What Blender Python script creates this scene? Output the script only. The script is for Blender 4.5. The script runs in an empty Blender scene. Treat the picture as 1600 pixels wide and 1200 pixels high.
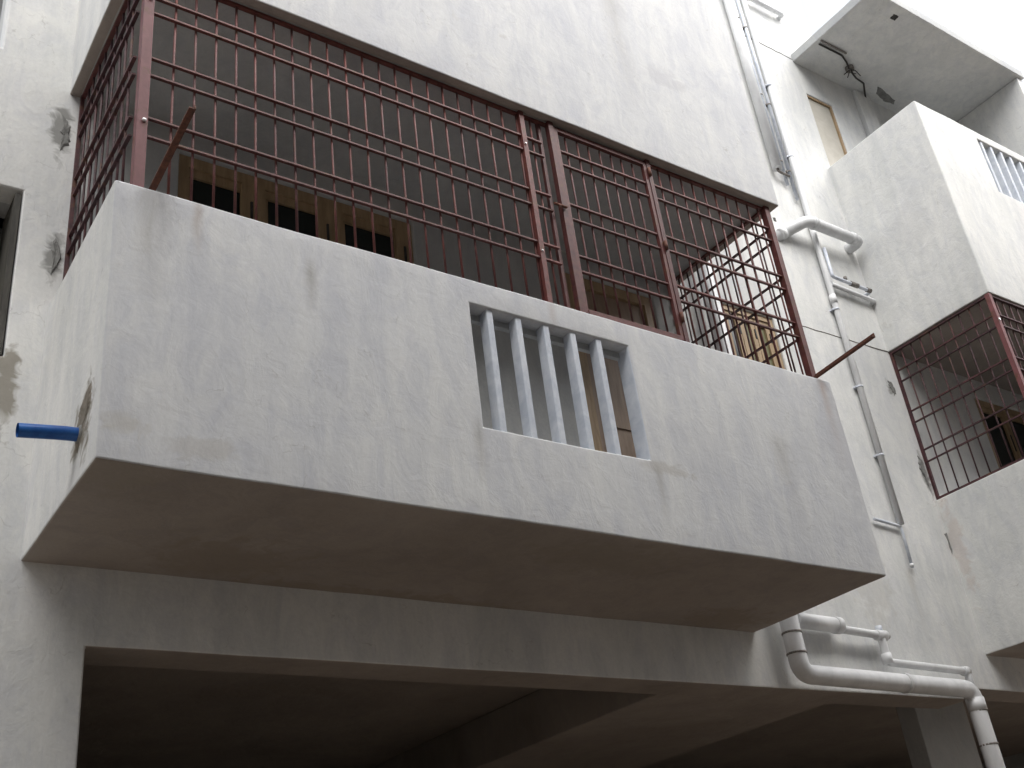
import bpy, bmesh, math, random
from mathutils import Vector, noise
random.seed(7)
sc = bpy.context.scene
col = sc.collection
R = math.radians

# ---------------------------------------------------------------- camera, sky, sun, exposure
cam = bpy.data.objects.new('camera', bpy.data.cameras.new('camera'))
col.objects.link(cam)
cam.location = (-1.0652, -4.1770, -2.0901)
cam.rotation_euler = (2.0774, 0.1145, -0.5935)
cam.data.sensor_width = 36.0
cam.data.lens = 36.0 * 1736.8 / 1600.0
cam.data.clip_start = 0.05
cam.data.clip_end = 3000
sc.camera = cam

SUN_EL, SUN_AZ = R(48), R(-36)          # azimuth measured from -Y towards +X
world = bpy.data.worlds.new('World'); sc.world = world; world.use_nodes = True
nt = world.node_tree; nt.nodes.clear()
sky = nt.nodes.new('ShaderNodeTexSky'); sky.sky_type = 'NISHITA'; sky.sun_disc = False
sky.sun_elevation = SUN_EL; sky.sun_rotation = R(180) + SUN_AZ
sky.air_density = 1.0; sky.dust_density = 4.0; sky.ozone_density = 1.0
hs = nt.nodes.new('ShaderNodeHueSaturation'); hs.inputs['Saturation'].default_value = 0.24   # overcast: the blue is veiled
bg = nt.nodes.new('ShaderNodeBackground'); bg.inputs['Strength'].default_value = 0.15
wo = nt.nodes.new('ShaderNodeOutputWorld')
nt.links.new(sky.outputs[0], hs.inputs['Color']); nt.links.new(hs.outputs[0], bg.inputs['Color'])
nt.links.new(bg.outputs[0], wo.inputs['Surface'])
sun = bpy.data.objects.new('sun', bpy.data.lights.new('sun', 'SUN'))
sun.data.energy = 1.5; sun.data.angle = R(40); sun.data.color = (1.0, 0.97, 0.93)
d = Vector((math.cos(SUN_EL) * math.sin(SUN_AZ), -math.cos(SUN_EL) * math.cos(SUN_AZ), math.sin(SUN_EL)))
sun.rotation_euler = d.to_track_quat('Z', 'Y').to_euler(); sun.location = (0, -5, 12)
col.objects.link(sun)
vs = sc.view_settings
vs.view_transform = 'Standard'; vs.look = 'None'; vs.gamma = 1.0; vs.use_curve_mapping = False
vs.exposure = 1.2

# ---------------------------------------------------------------- measures of the place (metres)
W, D, ZT, ZS = 4.965, 1.195, 1.444, 3.0      # main balcony: width, depth, parapet top, next slab
XR, YR = 7.736, 0.038                        # right hand balconies
ZG = -3.35                                   # ground

# ---------------------------------------------------------------- materials
def nodes(name):
    m = bpy.data.materials.new(name); m.use_nodes = True
    n = m.node_tree.nodes; b = n['Principled BSDF']
    return m, m.node_tree, b
def N(t, kind, **kw):
    n = t.nodes.new(kind)
    for k, v in kw.items():
        if k in n.inputs: n.inputs[k].default_value = v
        else: setattr(n, k, v)
    return n
def ramp(t, src, stops):
    r = t.nodes.new('ShaderNodeValToRGB'); e = r.color_ramp.elements
    e[0].position, e[0].color = stops[0][0], (*stops[0][1], 1)
    e[1].position, e[1].color = stops[-1][0], (*stops[-1][1], 1)
    for p, c in stops[1:-1]:
        x = e.new(p); x.color = (*c, 1)
    t.links.new(src, r.inputs[0]); return r.outputs[0]
def mix(t, a, b, fac, mode='MIX'):
    m = t.nodes.new('ShaderNodeMix'); m.data_type = 'RGBA'; m.blend_type = mode
    for s, v in ((6, a), (7, b)):
        if isinstance(v, tuple): m.inputs[s].default_value = (*v, 1)
        else: t.links.new(v, m.inputs[s])
    if isinstance(fac, (int, float)): m.inputs[0].default_value = fac
    else: t.links.new(fac, m.inputs[0])
    return m.outputs[2]
def g(v): return (v, v, v)

def plaster(name, base, dark, tint, streak=1.0, bump=0.35, streaks=(), spots=()):
    m, t, b = nodes(name); L = t.links.new
    co = t.nodes.new('ShaderNodeNewGeometry').outputs['Position']
    # patchy lime wash: big soft blotches, then trowel / brush strokes, then dirt running down
    big = N(t, 'ShaderNodeTexNoise', Scale=1.1, Detail=5.0, Roughness=0.55, Distortion=0.6); L(co, big.inputs['Vector'])
    c = ramp(t, big.outputs[0], [(0.34, dark), (0.62, base)])
    mp = N(t, 'ShaderNodeMapping', Scale=(7, 7, 1.1)) ; L(co, mp.inputs[0])
    st = N(t, 'ShaderNodeTexNoise', Scale=1.0, Detail=6.0, Roughness=0.65, Distortion=0.3); L(mp.outputs[0], st.inputs['Vector'])
    c = mix(t, c, ramp(t, st.outputs[0], [(0.40, tint), (0.60, g(1.0))]), 0.75 * streak, 'MULTIPLY')
    mp2 = N(t, 'ShaderNodeMapping', Scale=(3.2, 3.2, 1.5), Rotation=(0.05, 0.08, 0)); L(co, mp2.inputs[0])
    br = N(t, 'ShaderNodeTexNoise', Scale=1.6, Detail=5.0, Roughness=0.7, Distortion=1.4); L(mp2.outputs[0], br.inputs['Vector'])
    c = mix(t, c, ramp(t, br.outputs[0], [(0.38, (0.84, 0.85, 0.90)), (0.56, g(1.0))]), 0.55, 'MULTIPLY')
    fine = N(t, 'ShaderNodeTexNoise', Scale=55.0, Detail=3.0, Roughness=0.7); L(co, fine.inputs['Vector'])
    c = mix(t, c, ramp(t, fine.outputs[0], [(0.3, g(0.86)), (0.65, g(1.0))]), 0.5, 'MULTIPLY')
    sp = N(t, 'ShaderNodeTexNoise', Scale=9.0, Detail=3.0, Roughness=0.6, Distortion=0.8); L(co, sp.inputs['Vector'])
    c = mix(t, c, (0.36, 0.34, 0.31), ramp(t, sp.outputs[0], [(0.68, g(0.0)), (0.80, g(0.35))]))
    def mth(op, a, b_=None, cl=False):
        q = t.nodes.new('ShaderNodeMath'); q.operation = op; q.use_clamp = cl
        for i, v_ in enumerate((a, b_)):
            if v_ is None: continue
            if isinstance(v_, (int, float)): q.inputs[i].default_value = v_
            else: L(v_, q.inputs[i])
        return q.outputs[0]
    sep = t.nodes.new('ShaderNodeSeparateXYZ'); L(co, sep.inputs[0])
    # hairline shrinkage cracks, only here and there
    wr = N(t, 'ShaderNodeTexNoise', Scale=3.0, Detail=4.0, Roughness=0.6); L(co, wr.inputs['Vector'])
    va = t.nodes.new('ShaderNodeVectorMath'); va.operation = 'MULTIPLY_ADD'; L(wr.outputs['Color'], va.inputs[0]); va.inputs[1].default_value = (.5, .5, .5); L(co, va.inputs[2])
    vo = N(t, 'ShaderNodeTexVoronoi', feature='DISTANCE_TO_EDGE', Scale=1.3); L(va.outputs[0], vo.inputs['Vector'])
    line = mth('SUBTRACT', 1.0, mth('DIVIDE', vo.outputs['Distance'], 0.006), True)
    crack = mth('MULTIPLY', line, mth('MULTIPLY', mth('SUBTRACT', sp.outputs[0], 0.47), 5.0, True), True)
    c = mix(t, c, (0.30, 0.29, 0.28), mth('MULTIPLY', crack, 0.5))
    for (sx, sz, ln, wd, colr, amt) in streaks:
        # rain-washed run below one spot: (x, top z, length, width)
        wob = mth('MULTIPLY', mth('SUBTRACT', br.outputs[0], .5), wd * 1.5)
        dx = mth('ABSOLUTE', mth('ADD', mth('SUBTRACT', sep.outputs[0], sx), wob))
        fx = mth('SUBTRACT', 1.0, mth('DIVIDE', dx, wd), True)
        dz = mth('SUBTRACT', sz, sep.outputs[2])
        fz = mth('SUBTRACT', 1.0, mth('DIVIDE', dz, ln), True)
        fac = mth('MULTIPLY', mth('MULTIPLY', mth('MULTIPLY', fx, fz), mth('MULTIPLY', mth('ADD', dz, 0.03), 9.0, True)), mth('MULTIPLY', st.outputs[0], amt * 2))
        c = mix(t, c, colr, fac)
    for (cx, cy, cz, rx, ry, rz, colr, amt) in spots:
        m1 = N(t, 'ShaderNodeVectorMath'); m1.operation = 'SUBTRACT'; L(co, m1.inputs[0]); m1.inputs[1].default_value = (cx, cy, cz)
        m2 = N(t, 'ShaderNodeVectorMath'); m2.operation = 'DIVIDE'; L(m1.outputs[0], m2.inputs[0]); m2.inputs[1].default_value = (rx, ry, rz)
        m3 = N(t, 'ShaderNodeVectorMath'); m3.operation = 'LENGTH'; L(m2.outputs[0], m3.inputs[0])
        f = mth('MULTIPLY', mth('ADD', mth('SUBTRACT', 0.9, m3.outputs['Value']), mth('MULTIPLY', mth('SUBTRACT', sp.outputs[0], .5), 2.2)), 2.2, True)
        c = mix(t, c, colr, mth('MULTIPLY', f, amt))
    L(c, b.inputs['Base Color'])
    b.inputs['Roughness'].default_value = 0.85; b.inputs['Specular IOR Level'].default_value = 0.25
    hsum = mth('ADD', mth('ADD', mth('MULTIPLY', br.outputs[0], 1.0), mth('MULTIPLY', sp.outputs[0], 1.3)), mth('MULTIPLY', fine.outputs[0], 0.25))
    b1 = N(t, 'ShaderNodeBump', Strength=bump, Distance=0.014); L(hsum, b1.inputs['Height']); L(b1.outputs[0], b.inputs['Normal'])
    return m
def simple(name, c1, c2, scale=8.0, rough=0.6, metal=0.0, bump=0.1, stretch=(1, 1, 1), lo=0.35, hi=0.65, spec=0.4, dist=0.002):
    m, t, b = nodes(name); L = t.links.new
    co = t.nodes.new('ShaderNodeNewGeometry').outputs['Position']
    mp = N(t, 'ShaderNodeMapping', Scale=stretch); L(co, mp.inputs[0])
    n = N(t, 'ShaderNodeTexNoise', Scale=scale, Detail=6.0, Roughness=0.65, Distortion=0.4); L(mp.outputs[0], n.inputs['Vector'])
    L(ramp(t, n.outputs[0], [(lo, c1), (hi, c2)]), b.inputs['Base Color'])
    b.inputs['Roughness'].default_value = rough; b.inputs['Metallic'].default_value = metal
    b.inputs['Specular IOR Level'].default_value = spec
    bp = N(t, 'ShaderNodeBump', Strength=bump, Distance=dist); L(n.outputs[0], bp.inputs['Height']); L(bp.outputs[0], b.inputs['Normal'])
    return m
G0 = (0.30, 0.29, 0.28)
M = dict(
    front=plaster('lime washed plaster', (0.64, 0.645, 0.64), (0.575, 0.582, 0.592), (0.905, 0.912, 0.94), bump=0.22, streak=1.1, streaks=((.19, 1.46, .75, .10, G0, .8), (.40, 1.46, .35, .035, (0.33, .27, .24), .9), (.98, 1.28, .35, .05, G0, .8), (2.52, 1.46, .30, .04, (.36, .29, .26), .6), (4.85, 1.46, .7, .06, (.36, .27, .23), .7), (3.12, .52, .45, .05, G0, .7), (1.9, .55, .4, .05, G0, .6), (4.25, .9, .8, .12, G0, .45), (3.6, 4.9, 1.6, .16, G0, .5), (1.4, 4.2, 1.1, .12, G0, .4)),
        spots=((.12, 0, .18, .16, .3, .07, (.44, .42, .38), .5), (.45, 0, .12, .3, .3, .06, (.42, .40, .37), .4), (3.2, 0, .47, .25, .3, .05, (.42, .40, .37), .5), (4.0, 0, 3.9, .3, .5, .12, (.45, .45, .47), .5), (4.9, 0, .9, .2, .5, .5, (.45, .45, .47), .5))),
    wall=plaster('pale wall plaster', (0.71, 0.71, 0.69), (0.63, 0.635, 0.62), (0.88, 0.89, 0.90), bump=0.2, streaks=((7.0, .7, .6, .06, (.40, .38, .35), .6), (5.9, 3.9, 1.0, .1, (.4, .39, .37), .5), (9.0, 5.2, 1.4, .2, (.42, .40, .40), .4)),
        spots=((0, .22, .29, .12, .17, .21, (.20, .18, .145), .95), (-.02, D, 2.68, .075, .2, .24, (.22, .22, .21), .9), (.0, D, 1.80, .07, .2, .22, (.22, .22, .21), .9), (-.16, D, .95, .07, .2, .34, (.24, .22, .18), .85), (7.60, D, 2.59, .07, .2, .14, (.26, .26, .25), .9), (7.70, D, 1.70, .07, .2, .26, (.22, .22, .21), .9), (7.74, 1.12, 1.0, .1, .10, .6, (.48, .38, .33), .35), (XR, .5, 4.1, .1, .3, .5, (.52, .52, .52), .35), (6.45, D, .55, .3, .2, .5, (.45, .44, .41), .4))),
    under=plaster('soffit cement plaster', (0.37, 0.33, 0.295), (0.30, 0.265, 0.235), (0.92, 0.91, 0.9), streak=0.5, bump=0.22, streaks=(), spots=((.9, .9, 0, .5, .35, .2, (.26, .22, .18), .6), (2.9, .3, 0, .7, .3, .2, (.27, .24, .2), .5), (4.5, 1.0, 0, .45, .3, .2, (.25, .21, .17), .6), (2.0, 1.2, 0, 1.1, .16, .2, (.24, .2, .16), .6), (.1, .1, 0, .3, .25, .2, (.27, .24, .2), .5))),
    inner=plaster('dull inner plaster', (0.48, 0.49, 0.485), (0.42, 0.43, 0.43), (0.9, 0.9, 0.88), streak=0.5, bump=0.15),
    cement=simple('bare grey cement', (0.15, 0.15, 0.145), (0.25, 0.25, 0.24), 18, 0.95, bump=0.8, dist=0.008, spec=0.1),
    stain=simple('brown damp stain', (0.15, 0.135, 0.11), (0.27, 0.24, 0.20), 14, 0.95, bump=0.4, spec=0.1),
    primer=simple('red oxide primer', (0.07, 0.022, 0.022), (0.145, 0.045, 0.040), 22, 0.55, bump=0.4, lo=0.3, hi=0.7),
    post=simple('faded red oxide paint', (0.11, 0.038, 0.042), (0.17, 0.062, 0.068), 12, 0.55, bump=0.3, lo=0.3, hi=0.7),
    rust=simple('rusty iron', (0.06, 0.025, 0.018), (0.16, 0.06, 0.035), 40, 0.8, bump=0.6),
    pvc=simple('white painted pipe', (0.60, 0.61, 0.62), (0.74, 0.75, 0.76), 6, 0.4, bump=0.1, stretch=(1, 1, 0.4)),
    pvcthin=simple('grey white conduit', (0.48, 0.52, 0.60), (0.66, 0.69, 0.74), 9, 0.4, bump=0.1),
    seam=simple('grey jointing cement', (0.12, 0.11, 0.10), (0.28, 0.26, 0.24), 40, 0.8),
    slat=simple('painted louvre concrete', (0.46, 0.50, 0.57), (0.60, 0.63, 0.68), 10, 0.7, bump=0.3),
    wood=simple('varnished brown wood', (0.26, 0.18, 0.10), (0.38, 0.27, 0.16), 5, 0.5, bump=0.2, stretch=(6, 6, 0.7)),
    door=simple('brown door leaf', (0.21, 0.15, 0.105), (0.30, 0.22, 0.16), 4, 0.5, bump=0.2, stretch=(5, 5, 0.6)),
    olive=simple('olive shutter board', (0.10, 0.10, 0.045), (0.17, 0.16, 0.08), 5, 0.6, stretch=(5, 5, 0.7)),
    bronze=simple('beige jamb paint', (0.42, 0.395, 0.34), (0.50, 0.475, 0.42), 5, 0.6),
    blue=simple('blue plastic pipe', (0.010, 0.075, 0.30), (0.025, 0.13, 0.42), 14, 0.35, bump=0.15),
    board=simple('dark reveal shade board', (0.035, 0.034, 0.03), (0.075, 0.07, 0.06), 8, 0.8, stretch=(4, 4, 0.6)),  # dark tone stands in for shade on the left recess reveal
    zinc=simple('bright zinc bolt', (0.70, 0.70, 0.70), (0.85, 0.85, 0.85), 30, 0.3, metal=0.6),
    black=simple('black wire', (0.02, 0.02, 0.02), (0.05, 0.045, 0.04), 30, 0.6),
    ground=simple('red brown earth', (0.17, 0.135, 0.10), (0.27, 0.21, 0.16), 2.2, 0.95, bump=0.8, dist=0.05),
    lane=simple('dusty concrete lane', (0.27, 0.235, 0.20), (0.40, 0.35, 0.30), 3.0, 0.9, bump=0.5, dist=0.01),
    nbr=plaster('neighbour wall plaster', (0.29, 0.28, 0.26), (0.23, 0.22, 0.205), (0.85, 0.84, 0.82)),
)
def glass():
    m, t, b = nodes('dark window glass')
    b.inputs['Base Color'].default_value = (0.012, 0.016, 0.015, 1); b.inputs['Roughness'].default_value = 0.12
    b.inputs['Specular IOR Level'].default_value = 0.35
    return m
M['glass'] = glass()
M['dark_shaded_primer'] = simple('dark red and shaded primer', (0.035, 0.014, 0.018), (0.085, 0.03, 0.034), 22, 0.6, bump=0.4)  # right grille colour; also paints shade onto the main grille's side panels
for k in ('primer', 'post', 'dark_shaded_primer'):      # each welded piece took the paint a little differently
    t = M[k].node_tree; b = t.nodes['Principled BSDF']; src = b.inputs['Base Color'].links[0].from_socket
    oi = t.nodes.new('ShaderNodeObjectInfo')
    c_ = mix(t, src, ramp(t, oi.outputs['Random'], [(0.0, (0.72, 0.74, 0.78)), (1.0, (1.2, 1.12, 1.05))]), 1.0, 'MULTIPLY')
    co_ = t.nodes.new('ShaderNodeNewGeometry').outputs['Position']
    nz_ = N(t, 'ShaderNodeTexNoise', Scale=14.0, Detail=5.0, Roughness=0.7); t.links.new(co_, nz_.inputs['Vector'])
    c_ = mix(t, c_, (0.10, 0.045, 0.02), ramp(t, nz_.outputs[0], [(0.56, g(0.0)), (0.66, g(0.8))]))
    t.links.new(c_, b.inputs['Base Color'])

# ---------------------------------------------------------------- mesh helpers
def link(name, me, parent=None, loc=(0, 0, 0)):
    o = bpy.data.objects.new(name, me); col.objects.link(o)
    o.parent = parent; o.location = loc
    return o
def tag(o, label=None, cat=None, group=None, kind=None):
    if label: o['label'] = label
    if cat: o['category'] = cat
    if group: o['group'] = group
    if kind: o['kind'] = kind
    return o
def empty(name, loc=(0, 0, 0)):
    return link(name, None, None, loc)
class MB:
    """collects shapes in world coordinates and links them as one mesh object"""
    def __init__(s): s.v = []; s.f = []; s.mi = []; s.m = []; s.sm = []
    def face(s, f, smooth=False): s.f.append(f); s.sm.append(smooth)
    def box(s, a, b):
        (x0, y0, z0), (x1, y1, z1) = a, b; n = len(s.v)
        s.v += [(x0, y0, z0), (x1, y0, z0), (x1, y1, z0), (x0, y1, z0), (x0, y0, z1), (x1, y0, z1), (x1, y1, z1), (x0, y1, z1)]
        for f in ((0, 3, 2, 1), (4, 5, 6, 7), (0, 1, 5, 4), (1, 2, 6, 5), (2, 3, 7, 6), (3, 0, 4, 7)): s.face([n + i for i in f])
        return s
    def bar(s, p, q, w, h, up=(0, 0, 1)):
        p, q = Vector(p), Vector(q); d = (q - p).normalized(); u = Vector(up)
        if abs(d.dot(u)) > 0.99: u = Vector((0, 1, 0))
        sx = d.cross(u).normalized() * (w / 2); sy = sx.cross(d).normalized() * (h / 2); n = len(s.v)
        for c in (p, q):
            for i, j in ((-1, -1), (1, -1), (1, 1), (-1, 1)): s.v.append(tuple(c + sx * i + sy * j))
        for f in ((3, 2, 1, 0), (4, 5, 6, 7), (0, 1, 5, 4), (1, 2, 6, 5), (2, 3, 7, 6), (3, 0, 4, 7)): s.face([n + i for i in f])
        return s
    def tube(s, pts, r, seg=12, caps=True, hollow=0.0):
        pts = [Vector(p) for p in pts]; n0 = len(s.v); k = len(pts)
        prev = None
        for i, p in enumerate(pts):
            a = (pts[min(i + 1, k - 1)] - pts[max(i - 1, 0)]).normalized()
            if prev is None:
                u = a.orthogonal().normalized()
            else:
                u = (prev - a * prev.dot(a)).normalized()
            prev = u; w = a.cross(u)
            rr = r[i] if isinstance(r, (list, tuple)) else r
            for j in range(seg):
                t = 2 * math.pi * j / seg
                s.v.append(tuple(p + (u * math.cos(t) + w * math.sin(t)) * rr))
        for i in range(k - 1):
            for j in range(seg):
                a0 = n0 + i * seg + j; a1 = n0 + i * seg + (j + 1) % seg
                s.face([a0, a1, a1 + seg, a0 + seg], True)
        if caps:
            s.face([n0 + j for j in range(seg)][::-1]); s.face([n0 + (k - 1) * seg + j for j in range(seg)])
        return s
    def build(s, name, mat, parent=None, base=None):
        """base: world point the mesh origin sits at"""
        me = bpy.data.meshes.new(name)
        o0 = Vector(base) if base is not None else Vector((0, 0, 0))
        me.from_pydata([tuple(Vector(v) - o0) for v in s.v], [], s.f)
        me.polygons.foreach_set('use_smooth', s.sm); me.update()
        if mat: me.materials.append(mat)
        off = Vector(parent.location) if parent is not None else Vector((0, 0, 0))
        pp = parent.parent if parent is not None else None
        while pp is not None: off += Vector(pp.location); pp = pp.parent
        return link(name, me, parent, tuple(o0 - off))

def bend(pts, r, n=5):
    """round the inner corners of a polyline"""
    pts = [Vector(p) for p in pts]; out = [pts[0]]
    for i in range(1, len(pts) - 1):
        a, b, c = pts[i - 1], pts[i], pts[i + 1]
        p = b + (a - b).normalized() * r; q = b + (c - b).normalized() * r
        for k in range(n + 1):
            t = k / n; out.append(p * (1 - t) ** 2 + b * 2 * t * (1 - t) + q * t * t)
    out.append(pts[-1]); return out

def cut(v, step):
    """refine a sorted coordinate list so no gap exceeds step"""
    out = [v[0]]
    for a, b in zip(v, v[1:]):
        n = max(1, math.ceil((b - a) / step - 1e-6))
        out += [a + (b - a) * k / n for k in range(1, n + 1)]
    return out
def voxel(name, xs, ys, zs, solid, mat, parent=None, step=0.25, amp=0.003, bevel=0.012, seed=0.0, base=None, matf=None, mats=None):
    """closed shell of all cells for which solid(x,y,z) holds, finely divided and made slightly uneven by hand-plaster noise"""
    xs, ys, zs = cut(xs, step), cut(ys, step), cut(zs, step)
    nx, ny, nz = len(xs) - 1, len(ys) - 1, len(zs) - 1
    S = {}
    for i in range(nx):
        for j in range(ny):
            for k in range(nz):
                if solid((xs[i] + xs[i + 1]) / 2, (ys[j] + ys[j + 1]) / 2, (zs[k] + zs[k + 1]) / 2): S[i, j, k] = 1
    vid = {}; V = []; F = []; MI = []
    def v(i, j, k):
        if (i, j, k) not in vid:
            p = Vector((xs[i], ys[j], zs[k]))
            q = p * 1.7 + Vector((seed, seed, seed))
            d = noise.noise_vector(q) * amp + noise.noise_vector(q * 4) * (amp * 0.5)
            vid[i, j, k] = len(V); V.append(p + d)
        return vid[i, j, k]
    for (i, j, k) in S:
        for (di, dj, dk, q) in ((1, 0, 0, ((1, 0, 0), (1, 1, 0), (1, 1, 1), (1, 0, 1))), (-1, 0, 0, ((0, 0, 0), (0, 0, 1), (0, 1, 1), (0, 1, 0))),
                                (0, 1, 0, ((0, 1, 0), (0, 1, 1), (1, 1, 1), (1, 1, 0))), (0, -1, 0, ((0, 0, 0), (1, 0, 0), (1, 0, 1), (0, 0, 1))),
                                (0, 0, 1, ((0, 0, 1), (1, 0, 1), (1, 1, 1), (0, 1, 1))), (0, 0, -1, ((0, 0, 0), (0, 1, 0), (1, 1, 0), (1, 0, 0)))):
            if (i + di, j + dj, k + dk) in S: continue
            F.append([v(i + a, j + b, k + c) for a, b, c in q])
            cx, cy, cz = (xs[i] + xs[i + 1]) / 2, (ys[j] + ys[j + 1]) / 2, (zs[k] + zs[k + 1]) / 2
            MI.append(matf(cx, cy, cz, (di, dj, dk)) if matf else 0)
    me = bpy.data.meshes.new(name)
    o0 = Vector(base) if base else Vector((0, 0, 0))
    me.from_pydata([tuple(p - o0) for p in V], [], F)
    for mm in (mats or [mat]): me.materials.append(mm)
    me.polygons.foreach_set('material_index', MI); me.update()
    off = Vector((0, 0, 0)); pp = parent
    while pp is not None: off += Vector(pp.location); pp = pp.parent
    o = link(name, me, parent, tuple(o0 - off))
    if bevel:
        b = o.modifiers.new('bevel', 'BEVEL'); b.width = bevel; b.segments = 2; b.limit_method = 'ANGLE'; b.angle_limit = R(40)
    for p in me.polygons: p.use_smooth = True
    w = o.modifiers.new('wn', 'WEIGHTED_NORMAL'); w.keep_sharp = False
    return o
def inb(v, a, b): return a < v < b

def blob(name, mat, parent, pts, axis, at, depth=0.006, seed=1, jag=0.012, out=-1):
    """irregular thin patch of cement standing proud of a wall; pts are 2D in the wall plane"""
    rnd = random.Random(seed); P = []
    n = len(pts)
    for i in range(n):
        a, b = pts[i], pts[(i + 1) % n]
        for k in range(5):
            t = k / 5
            P.append((a[0] + (b[0] - a[0]) * t + rnd.uniform(-jag, jag), a[1] + (b[1] - a[1]) * t + rnd.uniform(-jag, jag)))
    cx = sum(p[0] for p in P) / len(P); cy = sum(p[1] for p in P) / len(P)
    mb = MB(); m = len(P)
    def put(u, w, h):
        q = [0, 0, 0]; q[axis] = at + out * h
        o = [i for i in range(3) if i != axis]; q[o[0]] = u; q[o[1]] = w; mb.v.append(tuple(q))
    for sc_, h in ((1.0, -0.01), (1.0, 0.002), (0.8, depth), (0.4, depth * 0.7)):
        for p in P: put(cx + (p[0] - cx) * sc_, cy + (p[1] - cy) * sc_, h + (rnd.uniform(0, 0.003) if h > 0.003 else 0))
    put(cx, cy, depth * 0.6)
    for r in range(3):
        for i in range(m):
            a = r * m + i; b = r * m + (i + 1) % m; mb.face([a, b, b + m, a + m])
    for i in range(m): mb.face([3 * m + i, 3 * m + (i + 1) % m, 4 * m])
    o = mb.build(name, mat, parent)
    bm = bmesh.new(); bm.from_mesh(o.data); bmesh.ops.recalc_face_normals(bm, faces=bm.faces); bm.to_mesh(o.data); bm.free()
    return o

# ---------------------------------------------------------------- ground
def sheet(name, x0, x1, y0, y1, z, mat, n=1):
    mb = MB(); mb.v = [(x0, y0, z), (x1, y0, z), (x1, y1, z), (x0, y1, z)]; mb.face([0, 1, 2, 3])
    return tag(mb.build(name, mat), kind='structure')
sheet('ground', -1500, 1500, -1500, 1500, ZG, M['ground'])
sheet('lane', -60, 60, -5.25, -0.2, ZG + 0.004, M['lane'])

# ---------------------------------------------------------------- the apartment building
bld = tag(empty('apartment_building', (0, D, ZG)), 'whitewashed plastered apartment building with projecting balconies over open ground floor parking', 'building')
TH = 0.305                       # facade wall thickness
ZB = -0.392                      # underside of the edge beam
XC0, XC1 = 6.50, 7.24            # column under the right pipes
holes = [(0.33, 7.30, ZG - 1, ZB), (7.30, 13.2, ZG - 1, -0.30),            # parking openings
         (-1.40, -0.185, 1.10, 2.185),                                          # recess at the far left
         (0.69, 2.38, 1.05, 2.825), (3.69, 4.64, 0.06, 2.80),                   # balcony windows and door
         (5.44, 6.12, 2.05, 2.985),                                             # window right of the balcony
         (7.80, 8.225, 5.0, 6.45), (9.02, 10.5, 0.9, 2.78)]
xs = sorted({-7.0, -0.40, 13.6, 8.3} | {h[0] for h in holes} | {h[1] for h in holes})
zs = sorted({ZG - 0.05, 3.20, 8.6, 7.02} | {h[2] for h in holes if h[2] > ZG} | {h[3] for h in holes})
def wall_solid(x, y, z):
    for h in holes:
        if inb(x, h[0], h[1]) and inb(z, h[2], h[3]): return False
    if x < -0.40 and z > 3.20: return False
    if x > 8.3 and z > 7.02: return False
    return True
def wall_mat(x, y, z, n):
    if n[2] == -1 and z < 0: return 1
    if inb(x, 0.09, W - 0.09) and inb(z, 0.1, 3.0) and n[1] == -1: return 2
    if x < 0 and y < 1.45 and z < 2.3 and n[0] == -1: return 2  # left recess reveal: duller plaster stands in for shade
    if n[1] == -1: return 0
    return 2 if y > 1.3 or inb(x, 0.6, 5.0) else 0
voxel('facade_wall', xs, [D, D + TH], zs, wall_solid, None, bld, 0.22, 0.003, 0.012, 3.0, (0, D, ZG), wall_mat, [M['wall'], M['under'], M['inner']])
# construction joints drawn in the plaster: narrow sunk shadow lines, built as thin dark fillets
for (x0, x1, z) in ((6.35, XR, 3.0), (6.90, XR, 6.95)):
    mb = MB(); mb.tube([(x0 + (x1 - x0) * k / 12, D - 0.001, z + random.uniform(-.006, .006) + (0.02 * (k / 12) if z < 4 else 0)) for k in range(13)], 0.0055, 5)
    mb.build('wall_joint', M['seam'], bld)
# rest of the body: rear, ends and floors, so that the inside is a closed dark room
mb = MB()
mb.box((-7, 8.0, ZG), (13.6, 8.25, 8.6)); mb.build('rear_wall', M['inner'], bld)
for x in (-7.0, 13.35):
    MB().box((x, D + TH, ZG), (x + 0.25, 8.0, 3.2 if x < 0 else 7.0)).build('added_partition', M['inner'], bld)
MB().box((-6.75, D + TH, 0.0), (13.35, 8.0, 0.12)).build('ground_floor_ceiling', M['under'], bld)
MB().box((-6.75, D + TH, 3.02), (13.35, 8.0, 3.14)).build('upper_floor', M['inner'], bld)
MB().box((-0.40, D + TH, 6.90), (13.35, 8.0, 7.0)).build('roof_slab', M['inner'], bld)
# beams and pillars under the parking ceiling
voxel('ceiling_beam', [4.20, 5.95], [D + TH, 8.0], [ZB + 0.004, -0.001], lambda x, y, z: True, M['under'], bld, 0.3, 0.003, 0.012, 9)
voxel('column', [7.70, 8.45], [2.0, 2.2], [ZG, 0.0], lambda *a: True, M['inner'], bld, 0.4, 0.003, 0.012, 4)
for x, y in ((0.0, 4.6), (4.3, 4.6), (7.4, 4.6), (11.0, 4.6)):
    MB().box((x, y, ZG), (x + 0.3, y + 0.3, ZB)).build('column', M['under'], bld)

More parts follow.
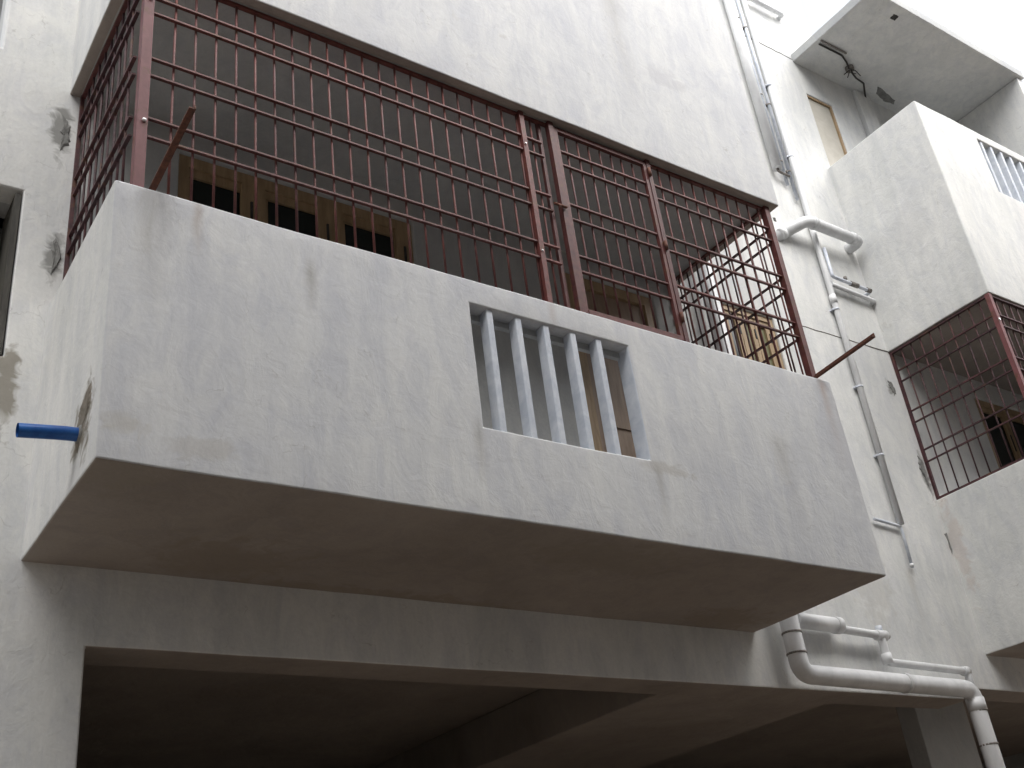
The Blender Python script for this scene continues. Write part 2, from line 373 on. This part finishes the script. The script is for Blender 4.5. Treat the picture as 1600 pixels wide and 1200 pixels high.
# --- balconies
def louvres(parent, x0, x1, z0, z1, y0, xs_, th=0.042, dp=0.075):
    for k, x in enumerate(xs_):
        s = 0.002 * math.sin(k * 2.3)
        voxel('louvre_slat', [x, x + th], [y0 + 0.012, y0 + 0.012 + dp], [z0 - 0.01, z1 + 0.01], lambda *a: True, M['slat'], parent, 0.2, 0.0015, 0.006, k * 3.1 + x)
def shell(name, x0, x1, y0, y1, z0, zt, hole, slat_x, label, seed, soffit=True, t=0.12, right=True, amp=0.005):
    def sol(x, y, z):
        if hole and inb(x, hole[0], hole[1]) and inb(z, hole[2], hole[3]) and y < y0 + t: return False
        return z < z0 + 0.13 or y < y0 + t or x < x0 + t or (right and x > x1 - t)
    def mf(x, y, z, n):
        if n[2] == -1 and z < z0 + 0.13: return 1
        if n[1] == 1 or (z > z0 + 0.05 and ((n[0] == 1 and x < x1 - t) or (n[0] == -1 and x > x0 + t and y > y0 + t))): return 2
        if hole and n[0] and y < y0 + t and inb(z, hole[2], hole[3]) and inb(x, hole[0] - .2, hole[3 - 2] + .2): return 4
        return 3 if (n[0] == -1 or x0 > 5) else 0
    X = sorted({x0, x0 + t, x1 - t, x1} | ({hole[0], hole[1]} if hole else set()))
    Z = sorted({z0, z0 + 0.13, zt} | ({hole[2], hole[3]} if hole else set()))
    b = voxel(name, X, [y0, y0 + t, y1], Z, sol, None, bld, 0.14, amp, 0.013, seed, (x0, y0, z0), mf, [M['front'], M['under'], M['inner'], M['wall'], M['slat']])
    b['label'] = label
    if hole: louvres(b, hole[0], hole[1], hole[2], hole[3], y0, slat_x)
    return b
main = shell('balcony', 0, W, 0, D + 0.02, 0, ZT, (1.94, 3.075, 0.512, 1.275), [2.052, 2.249, 2.444, 2.640, 2.832], 'main projecting balcony with blue grey vertical louvres', 1.0)
# double lintel lip inside the louvre opening
MB().box((1.93, 0.088, 1.235), (3.085, 0.118, 1.29)).build('lintel', M['inner'], main)
low = shell('balcony', XR, 13.0, YR, D + 0.02, 0.0, 1.4365, None, [], 'plain lower balcony at the right', 5.0)
up = shell('balcony', XR, 13.0, YR, D + 0.02, 3.008, 5.343, (8.742, 9.93, 4.53, 5.232), [8.80 + 0.178 * k for k in range(6)], 'upper right balcony with tall parapet and louvres', 7.0)
# solid room bay above the main balcony
bay = voxel('upper_bay', [0, .06, W - .06, W], [0, .06, D + 0.02], [ZS, 8.2], lambda *a: True, None, bld, 0.16, 0.0035, 0.012, 12.0, (0, 0, ZS),
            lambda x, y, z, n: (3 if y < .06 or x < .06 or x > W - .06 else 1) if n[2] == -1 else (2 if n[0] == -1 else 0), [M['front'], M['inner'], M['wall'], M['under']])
bay['label'] = 'plain wall of the room above the main balcony'
voxel('added_partition', [10.44, 10.56], [YR + .14, D + 0.02], [0.1, 3.0], lambda *a: True, M['inner'], bld, 0.3, 0.003, 0.01, 33)  # unseen partition, added to cut light entering from the right
ew = voxel('added_partition', [10.44, 10.56], [YR + .02, D + 0.02], [5.2, 6.905], lambda *a: True, M['wall'], bld, 0.3, 0.003, 0.01, 31)
can = voxel('canopy_slab', [XR - 0.012, 10.56], [0.02, D + 0.02], [6.91, 7.025], lambda *a: True, None, bld, 0.16, 0.003, 0.008, 22.0, (XR, 0, 6.9),
            lambda x, y, z, n: 1 if n[2] == -1 else 0, [M['inner'], M['wall']])
can['label'] = 'thin concrete canopy over the upper right balcony'
voxel('pilaster', [8.74, 9.02], [D - 0.05, D + 0.02], [5.0, 6.9], lambda *a: True, M['wall'], bld, 0.3, 0.002, 0.008, 2)

# --- windows and doors
def leaf_window(x0, x1, z0, z1, y, n, mat_of, frame=0.075, name='window'):
    w = MB(); w.box((x0, y, z1 - frame), (x1, y + 0.09, z1)).box((x0, y, z0), (x1, y + 0.09, z0 + frame)) \
        .box((x0, y, z0 + frame), (x0 + frame, y + 0.09, z1 - frame)).box((x1 - frame, y, z0 + frame), (x1, y + 0.09, z1 - frame))
    win = w.build(name, M['wood'], bld)
    iw = (x1 - x0 - 2 * frame) / n
    for k in range(n):
        a = x0 + frame + k * iw; b = a + iw
        s = 0.055 if n > 1 else 0.05
        f = MB(); yy = y + 0.012
        f.box((a + .004, yy, z1 - frame - s - .004), (b - .004, yy + .045, z1 - frame - .004)).box((a + .004, yy, z0 + frame + .004), (b - .004, yy + .045, z0 + frame + s)) \
            .box((a + .004, yy, z0 + frame + s), (a + s, yy + .045, z1 - frame - s - .004)).box((b - s, yy, z0 + frame + s), (b - .004, yy + .045, z1 - frame - s - .004))
        f.build('sash', M['wood'], win)
        MB().box((a + s, yy + .018, z0 + frame + s), (b - s, yy + .026, z1 - frame - s - .004)).build('pane', mat_of(k), win)
        # short iron tower bolt / hinge at the leaf edge
        MB().box((b - .022, yy - .008, z0 + (z1 - z0) * .72), (b - .008, yy, z0 + (z1 - z0) * .82)).build('hinge', M['black'], win)
    return win
def big_window():
    x0, x1, z0, z1, y = 0.69, 2.38, 1.05, 2.825, D + 0.03
    fr = MB().box((x0, y, z1 - .08), (x1, y + .1, z1)).box((x0, y, z0), (x1, y + .1, z0 + .08))
    for a, b in ((x0, x0 + .07), (1.115, 1.275), (1.655, 1.835), (x1 - .13, x1)): fr.box((a, y, z0 + .08), (b, y + .1, z1 - .08))
    win = fr.build('window', M['wood'], bld); win['label'] = 'three leaf brown wooden window behind the grille'
    for a, b in ((x0 + .07, 1.115), (1.275, 1.655), (1.835, x1 - .13)):
        MB().box((a, y + .02, 2.685), (b, y + .065, z1 - .08)).build('sash', M['wood'], win); MB().box((a, y + .02, z0 + .08), (b, y + .065, z0 + .16)).build('sash', M['wood'], win)
        MB().box((a, y + .03, z0 + .16), (a + .03, y + .06, 2.685)).build('sash', M['wood'], win)
        MB().box((a + .03, y + .04, z0 + .16), (b, y + .048, 2.685)).build('pane', M['glass'], win)
        MB().box((b + .055, y - .01, 2.47), (b + .07, y, 2.60)).build('hinge', M['black'], win)
big_window()
w = leaf_window(5.44, 6.12, 2.05, 2.985, D + 0.02, 3, lambda k: (M['glass'], M['olive'], M['olive'])[k], 0.05)
w['label'] = 'small brown wooden window with olive boards'
leaf_window(9.02, 10.5, 0.9, 2.78, D + 0.02, 3, lambda k: M['glass'], 0.07)
dr = MB().box((3.69, D + .02, .08), (3.83, D + .12, 2.80)).box((4.55, D + .02, .08), (4.64, D + .12, 2.80)).box((3.83, D + .02, 2.71), (4.55, D + .12, 2.80)).build('door', M['wood'], bld)
dr['label'] = 'brown wooden balcony door'
MB().box((3.832, D + .05, .09), (4.548, D + .085, 2.708)).build('door_leaf', M['door'], dr)
for z0, z1 in ((1.5, 2.55), (.3, 1.35)):
    MB().box((3.93, D + .04, z0), (4.45, D + .049, z1)).build('door_panel', M['door'], dr)
MB().tube([(4.47, D + .03, 1.15), (4.47, D + .0, 1.15), (4.36, D + .0, 1.15)], 0.009, 8).build('door_handle', M['zinc'], dr)
# doorway at the upper right balcony, with beige leaf and brown frame
dr2 = MB().box((8.195, D + .01, 5.0), (8.224, D + .11, 6.448)).box((7.802, D + .01, 6.425), (8.195, D + .11, 6.448)).build('door', M['wood'], bld)
dr2['label'] = 'beige door in a brown frame on the upper right balcony'
MB().box((7.802, D + .03, 5.0), (8.193, D + .07, 6.423)).build('door_leaf', M['bronze'], dr2)
# dark room lining behind the left recess
MB().box((-1.42, D + .55, 1.0), (-0.1, D + .6, 2.3)).build('recess_back', M['inner'], bld)
MB().box((-.225, D + .012, 1.115), (-.192, D + .30, 2.165)).build('shutter', M['board'], bld)  # added leaf covering the lit reveal; its dark colour plays the shade
MB().box((-1.0, D + .2, 1.1), (-0.3, D + .24, 1.95)).build('shutter', M['olive'], bld)

# --- cement patches and stains on the walls
def core(name, mat, parent, pts, axis, at, **k):
    cx = sum(p[0] for p in pts) / len(pts); cy = sum(p[1] for p in pts) / len(pts)
    return blob(name, mat, parent, [(cx + (p[0] - cx) * .62, cy + (p[1] - cy) * .62) for p in pts], axis, at, **k)
core('cement_patch', M['cement'], bld, [(-.03, 2.90), (.03, 2.80), (.045, 2.58), (-.02, 2.47), (-.035, 2.65)], 1, D, seed=1)
core('cement_patch', M['cement'], bld, [(-.01, 1.98), (.045, 1.90), (.055, 1.70), (.0, 1.60), (-.02, 1.80)], 1, D, seed=2)
core('cement_patch', M['cement'], bld, [(7.58, 2.72), (7.66, 2.66), (7.68, 2.52), (7.62, 2.46), (7.55, 2.58)], 1, D, seed=4)
core('cement_patch', M['cement'], bld, [(7.66, 1.96), (7.735, 1.90), (7.73, 1.66), (7.69, 1.45), (7.68, 1.62), (7.62, 1.76)], 1, D, seed=5, depth=.012)
core('cement_patch', M['stain'], bld, [(.06, .50), (.16, .49), (.25, .45), (.34, .40), (.37, .25), (.38, .10), (.30, .07), (.24, .12), (.19, .22), (.10, .30), (.05, .37)], 0, 0.0, seed=6, depth=.004, jag=.01)
blob('cement_patch', M['cement'], bld, [(8.98, .98), (9.12, 1.0), (9.38, 1.05), (9.42, 1.10), (9.25, 1.12), (9.05, 1.07)], 2, 6.91, seed=8, depth=.005, jag=.006)
blob('fan_hole', M['black'], bld, [(8.22, .13), (8.30, .13), (8.31, .19), (8.23, .2)], 2, 6.91, seed=9, depth=.003, jag=.004)
blob('wall_hole', M['black'], bld, [(6.53, 4.22), (6.57, 4.22), (6.57, 4.27), (6.53, 4.27)], 1, D, seed=10, depth=.003, jag=.004)
blob('cement_patch', M['cement'], bld, [(7.70, 1.10), (7.76, 1.12), (7.78, .98), (7.72, .90)], 1, D, seed=11, depth=.004)

# ---------------------------------------------------------------- security grilles
RAILS = (1.815, 1.935, 2.225, 2.345, 2.672, 2.79)
BARM = {}
def vbar(parent, x, y, z0, z1, r=0.0072, name='bar', mat='primer'):
    key = (round(z1 - z0, 3), r, random.randrange(6), mat)
    if key not in BARM:
        h = z1 - z0; bx, by = random.uniform(-.004, .004), random.uniform(-.003, .003)
        mb = MB().tube([(0, 0, 0), (bx, by, h * .3), (bx * -.4, by, h * .62), (0, 0, h)], r, 6)
        me = bpy.data.meshes.new('bar'); me.from_pydata(mb.v, [], mb.f); me.polygons.foreach_set('use_smooth', mb.sm); me.materials.append(M[mat]); BARM[key] = me
    o = link(name, BARM[key], parent, tuple(Vector((x, y, z0)) - off(parent)))
    o.rotation_euler = (random.uniform(-.002, .002), random.uniform(-.003, .003), random.uniform(0, 1))
    return o
def off(p):
    v = Vector((0, 0, 0))
    while p is not None: v += Vector(p.location); p = p.parent
    return v
def rail(parent, p, q, w=0.020, h=0.0115, mat='primer'):
    return MB().bar(p, q, w, h).build('rail', M[mat], parent, p)
G = 0.078
def grille_main():
    g_ = tag(empty('balcony_grille', (W / 2, G, ZT)), 'long red oxide iron grille with hinged gate closing in the main balcony', 'security grille')
    X0, X1, Y1 = 0.118, 4.862, D
    z0, z1 = ZT + .002, ZS - .004
    # corner posts and the intermediate uprights
    for (x, y, w, m) in ((0.118, G - .02, .053, 'post'), (X1, G - .01, .05, 'primer'), (2.56, G - .012, .036, 'primer'), (2.795, G - .018, .04, 'primer'), (2.722, G + .012, .025, 'primer'),
                         (3.655, G - .016, .036, 'primer'), (0.075, Y1 - .02, .022, 'dark_shaded_primer'), (W - .105, Y1 - .02, .022, 'dark_shaded_primer')):
        MB().box((x - w / 2, y - w / 2, z0), (x + w / 2, y + w / 2, z1)).build('post', M[m], g_, (x, y, z0))
    # top and bottom frame
    for z in (z1 - .012, z0 + .008):
        MB().bar((X0 + .03, G, z), (X1 - .02, G, z), .025, .018).build('frame_rail', M['primer'], g_)
        for x in (0.078, W - .105):
            MB().bar((x, G + .02, z), (x, Y1 - .03, z), .025, .018).build('frame_rail', M['primer'], g_)
    segs = ((X0 + .031, 2.544), (2.576, 2.71), (3.671, X1 - .022))
    for z in RAILS:
        for a, b in segs: rail(g_, (a, G - .012, z), (b, G - .012, z))
        for x in (0.078, W - .105): rail(g_, (x, G + .012, z), (x, Y1 - .03, z), mat='dark_shaded_primer')  # side rails carry their shade in the darker primer
    x = 0.276
    while x < X1 - .05:
        if not inb(x, 2.535, 2.585) and not inb(x, 2.70, 3.69): vbar(g_, x, G + .003, z0, z1)
        x += 0.1129
    for xx in (0.086, W - .097):
        for k in range(1, 10): vbar(g_, xx, G + .005 + k * 0.111, z0, z1, mat='dark_shaded_primer')  # side bars: shade put into the material colour
    # hinged gate
    gate = MB(); gz0, gz1 = z0 + .035, z1 - .03
    gate.box((2.822, G - .03, gz0), (2.850, G - .002, gz1)).box((3.606, G - .03, gz0), (3.632, G - .002, gz1))
    gate.box((2.850, G - .03, gz1 - .028), (3.606, G - .002, gz1)).box((2.850, G - .034, gz0 - .012), (3.606, G + .012, gz0 + .028))
    gt = gate.build('gate', M['primer'], g_, (2.83, G, gz0)); gt['label'] = 'hinged gate leaf of the balcony grille'
    for z in RAILS: rail(gt, (2.851, G - .014, z - .012), (3.605, G - .014, z - .012))
    for k in range(1, 8): vbar(gt, 2.838 + k * .0985, G + .001, gz0 + .03, gz1 - .03)
    for z in (1.62, 2.2, 2.84):
        MB().tube([(3.644, G - .042, z), (3.644, G - .042, z + .07)], .011, 8).build('hinge', M['rust'], gt)
    MB().tube([(2.80, G - .05, 2.262), (2.70, G - .05, 2.262)], .009, 8).build('latch', M['rust'], gt)
    MB().tube([(2.735, G - .052, 2.262), (2.735, G - .068, 2.24), (2.735, G - .052, 2.22)], .006, 6).build('latch', M['rust'], gt)
    # bright bolts on the uprights
    for x, y, z in ((.125, G - .052, 2.735), (.125, G - .052, 1.882), (2.556, G - .032, 2.712), (2.556, G - .032, 1.86)):
        r = .011 if x < 1 else .007
        MB().tube([(x, y + .006, z), (x, y - .004, z), (x, y - .009, z)], [r, r, r * .5], 10).build('bolt', M['zinc'], g_)
grille_main()
def grille_right():
    g_ = tag(empty('balcony_grille', (XR, YR, 1.4365)), 'dark red iron grille of the lower right balcony seen from its side', 'security grille')
    z0, z1 = 1.4385, 3.004; gx, gy = XR + .028, YR + .03
    for (x, y, w, m) in ((gx, gy, .045, 'post'), (gx, D - .016, .026, 'dark_shaded_primer'), (10.2, gy, .035, 'dark_shaded_primer'), (12.9, gy, .045, 'dark_shaded_primer')):
        MB().box((x - w / 2, y - w / 2, z0), (x + w / 2, y + w / 2, z1)).build('post', M[m], g_, (x, y, z0))
    for z in (z1 - .012, z0 + .008):
        MB().bar((gx, gy + .023, z), (gx, D - .03, z), .03, .02).build('frame_rail', M['dark_shaded_primer'], g_)
        MB().bar((gx + .024, gy, z), (12.87, gy, z), .03, .02).build('frame_rail', M['dark_shaded_primer'], g_)
    for z in RAILS:
        rail(g_, (gx, gy + .023, z), (gx, D - .03, z), mat='dark_shaded_primer'); rail(g_, (gx + .024, gy - .006, z), (12.87, gy - .006, z), mat='dark_shaded_primer')
    for k in range(1, 10): vbar(g_, gx + .008, D - .016 - k * 0.1115, z0, z1, mat='dark_shaded_primer')
    for k in range(1, 24): vbar(g_, gx + k * .1125, gy + .008, z0, z1, mat='dark_shaded_primer')
    MB().tube([(gx - .01, gy - .022, 2.72), (gx - .01, gy - .032, 2.72)], .012, 10).build('bolt', M['zinc'], g_)
grille_right()

# iron brackets for the washing line
def rod(p, q, label, w=.032):
    o = MB().bar(p, q, w, .008, (0, 0, 1)).bar(tuple(Vector(p) + Vector((w / 2 - .003, 0, .014))), tuple(Vector(q) + Vector((w / 2 - .003, 0, .014))), .007, .034, (0, 0, 1)).build('line_bracket', M['rust'], None, p)
    return tag(o, label, 'bracket', 'iron brackets jutting from the main balcony grille')
rod((.185, .06, 1.47), (.205, -.44, 1.600), 'rusty angle iron bracket jutting out at the left corner post of the main grille')
rod((4.86, .05, 1.468), (4.868, -.495, 1.508), 'rusty angle iron bracket jutting out at the right end of the main grille')

# ---------------------------------------------------------------- blue pipe
r_ = .031
mb = MB().tube([(.06, .262, .232), (-.06, .262, .228), (-.25, .262, .207)], r_, 18, caps=False)
mb.tube([(-.245, .262, .2075), (.05, .262, .2315)], r_ - .004, 18, caps=False)
n = len(mb.v)
o = mb.build('blue_pipe', M['blue']); tag(o, 'short bright blue plastic pipe poking out of the left balcony side', 'pipe')
MB().tube([(.004, .262, .231), (-.012, .262, .231)], [.05, .036], 14).build('mortar_collar', M['cement'], o)

# ---------------------------------------------------------------- drain and water pipes
def collar(parent, p, axis, r, l=.035, mat='pvc', name='coupling', e=1.12):
    a = Vector(axis).normalized() * (l / 2); p = Vector(p)
    return MB().tube([p - a * 1.001, p - a, p + a, p + a * 1.001], [r, r * e, r * e, r], 16).build(name, M[mat], parent)
def pipe(label, pts, r, mat='pvc', br=.07, group=None, seg=16, cat='drain pipe', nm='drain_pipe'):
    o = MB().tube(bend(pts, br, 6), r, seg).build(nm, M[mat]); return tag(o, label, cat, group)
def clamp(parent, p, r, wall=D, mat='seam'):
    x, y, z = p
    mb = MB().tube([(x, y, z - .008), (x, y, z + .008)], r + .004, 12); mb.box((x - r - .02, y, z - .008), (x + r + .02, wall + .004, z + .008))
    return mb.build('clamp', M[mat], parent)

PY = D - .115
P1 = pipe('thick white drain pipe dropping behind the balcony then running right under the beam line', [(5.215, PY, 8.3), (5.215, PY, -.315), (7.175, PY - .01, -.345), (7.20, PY - .01, ZG)], .069, br=.10)
for z in (-.02, -.17): collar(P1, (5.215, PY, z), (0, 0, 1), .069, .014, 'seam', 'joint_ring', 1.07)
collar(P1, (6.35, PY - .006, -.332), (1, 0, -.015), .069, .03)
for z in (-.52, -.78): collar(P1, (7.183, PY - .01, z), (0, 0, 1), .069, .014, 'seam', 'joint_ring', 1.07)
collar(P1, (7.18, PY - .01, -.47), (0, 0, 1), .069, .10, e=1.08)
for z in (1.8, 3.6, 5.4): clamp(P1, (5.215, PY, z), .069)

P2 = pipe('fat short horizontal drain stub with open end beside the balcony underside', [(5.32, D - .085, .095), (5.80, D - .085, .088)], .058)
collar(P2, (5.775, D - .085, .088), (1, 0, 0), .058, .06, e=1.1)
P3 = pipe('thin white waste pipe stepping down to join the corner drain', [(5.83, D - .085, .062), (6.27, D - .085, .045), (6.27, D - .085, -.165), (7.255, D - .085, -.185), (7.262, D - .085, -.40)], .031, br=.045)
collar(P3, (6.27, D - .085, .045), (1, 0, 0), .031, .11, e=1.35); collar(P3, (6.27, D - .085, -.14), (0, 0, 1), .031, .08, e=1.3)
collar(P3, (7.235, D - .085, -.185), (1, 0, 0), .031, .07, e=1.25)
MB().tube([(6.27, D - .085, .06), (6.27, D - .085, .12)], .026, 12).build('cleaning_cap', M['pvcthin'], P3)
collar(P3, (6.345, D - .085, .043), (1, 0, 0), .018, .03, 'seam', 'valve', 1.2)

P4 = pipe('thick white drain elbow leaving the wall and turning right above the small valves', [(6.50, D + .03, 4.02), (6.83, 1.04, 4.215), (7.62, 1.04, 4.215), (7.62, D + .04, 4.215)], .058, br=.07)
for p, a in (((6.56, 1.165, 4.055), (.33, -.155, .195)), ((6.93, 1.04, 4.215), (1, 0, 0)), ((7.50, 1.04, 4.215), (1, 0, 0))): collar(P4, p, a, .058, .05, e=1.09)
V = 'pipes running down the wall beside the upper bay'
P5 = pipe('widest of the upright white pipes beside the upper bay, ending at a short stub', [(6.745, D - .065, 8.6), (6.745, D - .065, 4.91)], .050)
MB().tube([(6.745, D - .065, 4.92), (6.745, D - .065, 4.885), (6.78, D - .065, 4.875), (6.91, D - .065, 4.872)], .014, 8).build('stub', M['seam'], P5)
P6 = pipe('thin bluish upright conduit next to the widest wall pipe', [(6.885, D - .03, 8.6), (6.885, D - .03, 4.78)], .018, 'pvcthin', group=None, cat='conduit', nm='conduit')
P7 = pipe('thin bluish upright conduit with dark clamps and a bare lower end', [(6.975, D - .03, 8.6), (6.975, D - .03, 4.62)], .018, 'pvcthin', cat='conduit', nm='conduit')
P8 = pipe('long slender white downpipe passing behind the elbow and down to the kinked drain', [(7.085, D - .04, 8.6), (7.06, D - .04, 5.0), (7.055, D - .04, 3.9), (7.04, D - .04, 1.09)], .029, 'pvc', cat='downpipe', nm='downpipe')
for z in (7.05, 5.9, 4.98): clamp(P6, (6.885, D - .03, z + .1), .018); clamp(P7, (6.975, D - .03, z), .018)
for z in (6.2, 5.2, 3.3, 2.45, 1.75): clamp(P8, (7.06 if z > 4 else 7.047, D - .04, z), .029, mat='pvcthin')
for z in (3.42,): collar(P8, (7.05, D - .04, z), (0, 0, 1), .029, .09, e=1.2)
P9 = pipe('thin grey bent pipe with a small left arm below the slender downpipe', [(6.70, D - .03, 1.10), (7.04, D - .03, 1.075), (7.03, D - .03, .70)], .013, 'pvcthin', br=.02, cat='waste pipe', nm='waste_pipe')
collar(P9, (7.03, D - .03, .72), (0, 0, 1), .013, .03, e=1.3)
# paired water pipes with valve
P10 = pipe('upper water pipe with dark valve bending right below the drain elbow', [(7.10, D - .075, 4.02), (7.10, D - .075, 3.68), (7.67, D - .075, 3.665), (7.67, D + .02, 3.665)], .018, 'pvcthin', br=.035, cat='water pipe', nm='water_pipe')
MB().tube([(7.30, D - .075, 3.70), (7.30, D - .075, 3.735)], .018, 8).tube([(7.36, D - .075, 3.676), (7.47, D - .075, 3.674)], .026, 10).tube([(7.60, D - .075, 3.668), (7.66, D - .075, 3.668)], .025, 10).build('valve', M['seam'], P10)
P11 = pipe('lower white water pipe running right just under the valve pipe', [(7.08, D - .05, 3.60), (7.72, D - .05, 3.575), (7.72, D + .02, 3.575)], .021, 'pvc', br=.03, cat='water pipe', nm='water_pipe')
P12 = pipe('short white horizontal pipe high on the wall right of the upright pipes', [(7.14, D + .02, 7.60), (7.14, D - .07, 7.60), (7.71, D - .07, 7.60), (7.71, D + .02, 7.60)], .030, 'pvc', br=.03, cat='water pipe', nm='water_pipe')
P13 = pipe('thin pipe riding above the short high wall pipe', [(7.20, D + .02, 7.70), (7.20, D - .05, 7.70), (7.66, D - .05, 7.69), (7.66, D + .02, 7.69)], .014, 'pvcthin', br=.03, cat='water pipe', nm='water_pipe')

# ---------------------------------------------------------------- wires on the canopy ceiling
zc = 6.895
w1 = MB().tube([(7.78, .845, zc), (7.98, .84, zc - .004), (8.16, .84, zc), (8.28, .88, zc - .01), (8.36, .92, zc - .03), (8.40, .94, zc - .02), (8.55, .98, zc - .05), (8.75, 1.02, zc - .01), (8.86, 1.10, zc - .01), (8.95, 1.17, zc - .06), (8.96, 1.18, zc - .2)], .011, 8).build('ceiling_wire', M['black'])
tag(w1, 'loose black wire running along the upper right balcony ceiling', 'wire')
box = tag(MB().tube([(8.40, .935, 6.905), (8.40, .935, 6.86)], .05, 14).build('junction_box', M['seam']), 'small round electrical box with dangling wires on the canopy ceiling', 'electrical box')
for k in range(5):
    a = k * 1.3; MB().tube([(8.40, .935, 6.87), (8.40 + .05 * math.cos(a), .935 + .05 * math.sin(a), 6.83), (8.40 + .10 * math.cos(a), .935 + .08 * math.sin(a), 6.85 - .03 * k)], .006, 5).build('wire_end', M['black'], box)
tag(MB().tube([(7.76, .80, zc), (8.18, .795, zc)], .012, 8).build('ceiling_conduit', M['seam']), 'straight grey conduit stub at the canopy edge', 'conduit')

# ---------------------------------------------------------------- building across the lane (behind the camera)
nb = tag(empty('neighbour_building', (3, -5.3, ZG)), 'plain plastered building across the lane', 'building')
NH = 8.2
nholes = [(-5 + 3.2 * k, -3.6 + 3.2 * k, z, z + 1.3) for k in range(7) for z in (-2.3, .8, 3.8) if z + 1.3 < NH]
nx = sorted({-9.0, 16.0} | {h[0] for h in nholes} | {h[1] for h in nholes}); nz = sorted({ZG - .05, NH} | {h[2] for h in nholes} | {h[3] for h in nholes})
voxel('wall', nx, [-5.6, -5.3], nz, lambda x, y, z: not any(inb(x, h[0], h[1]) and inb(z, h[2], h[3]) for h in nholes), M['nbr'], nb, 1.0, .003, .01)
MB().box((-9, -14, ZG), (16, -13.8, NH)).box((-9, -13.8, ZG), (-8.8, -5.6, NH)).box((15.8, -13.8, ZG), (16, -5.6, NH)).build('wall', M['nbr'], nb)
MB().box((-8.8, -13.8, NH - .15), (15.8, -5.6, NH - .01)).build('roof', M['nbr'], nb)
for h in nholes:
    f = MB().box((h[0], -5.46, h[2]), (h[0] + .06, -5.4, h[3])).box((h[1] - .06, -5.46, h[2]), (h[1], -5.4, h[3])).box((h[0] + .06, -5.46, h[3] - .06), (h[1] - .06, -5.4, h[3])).box((h[0] + .06, -5.46, h[2]), (h[1] - .06, -5.4, h[2] + .06)).build('window', M['wood'], nb)
    MB().box((h[0] + .06, -5.435, h[2] + .06), (h[1] - .06, -5.425, h[3] - .06)).build('pane', M['glass'], f)
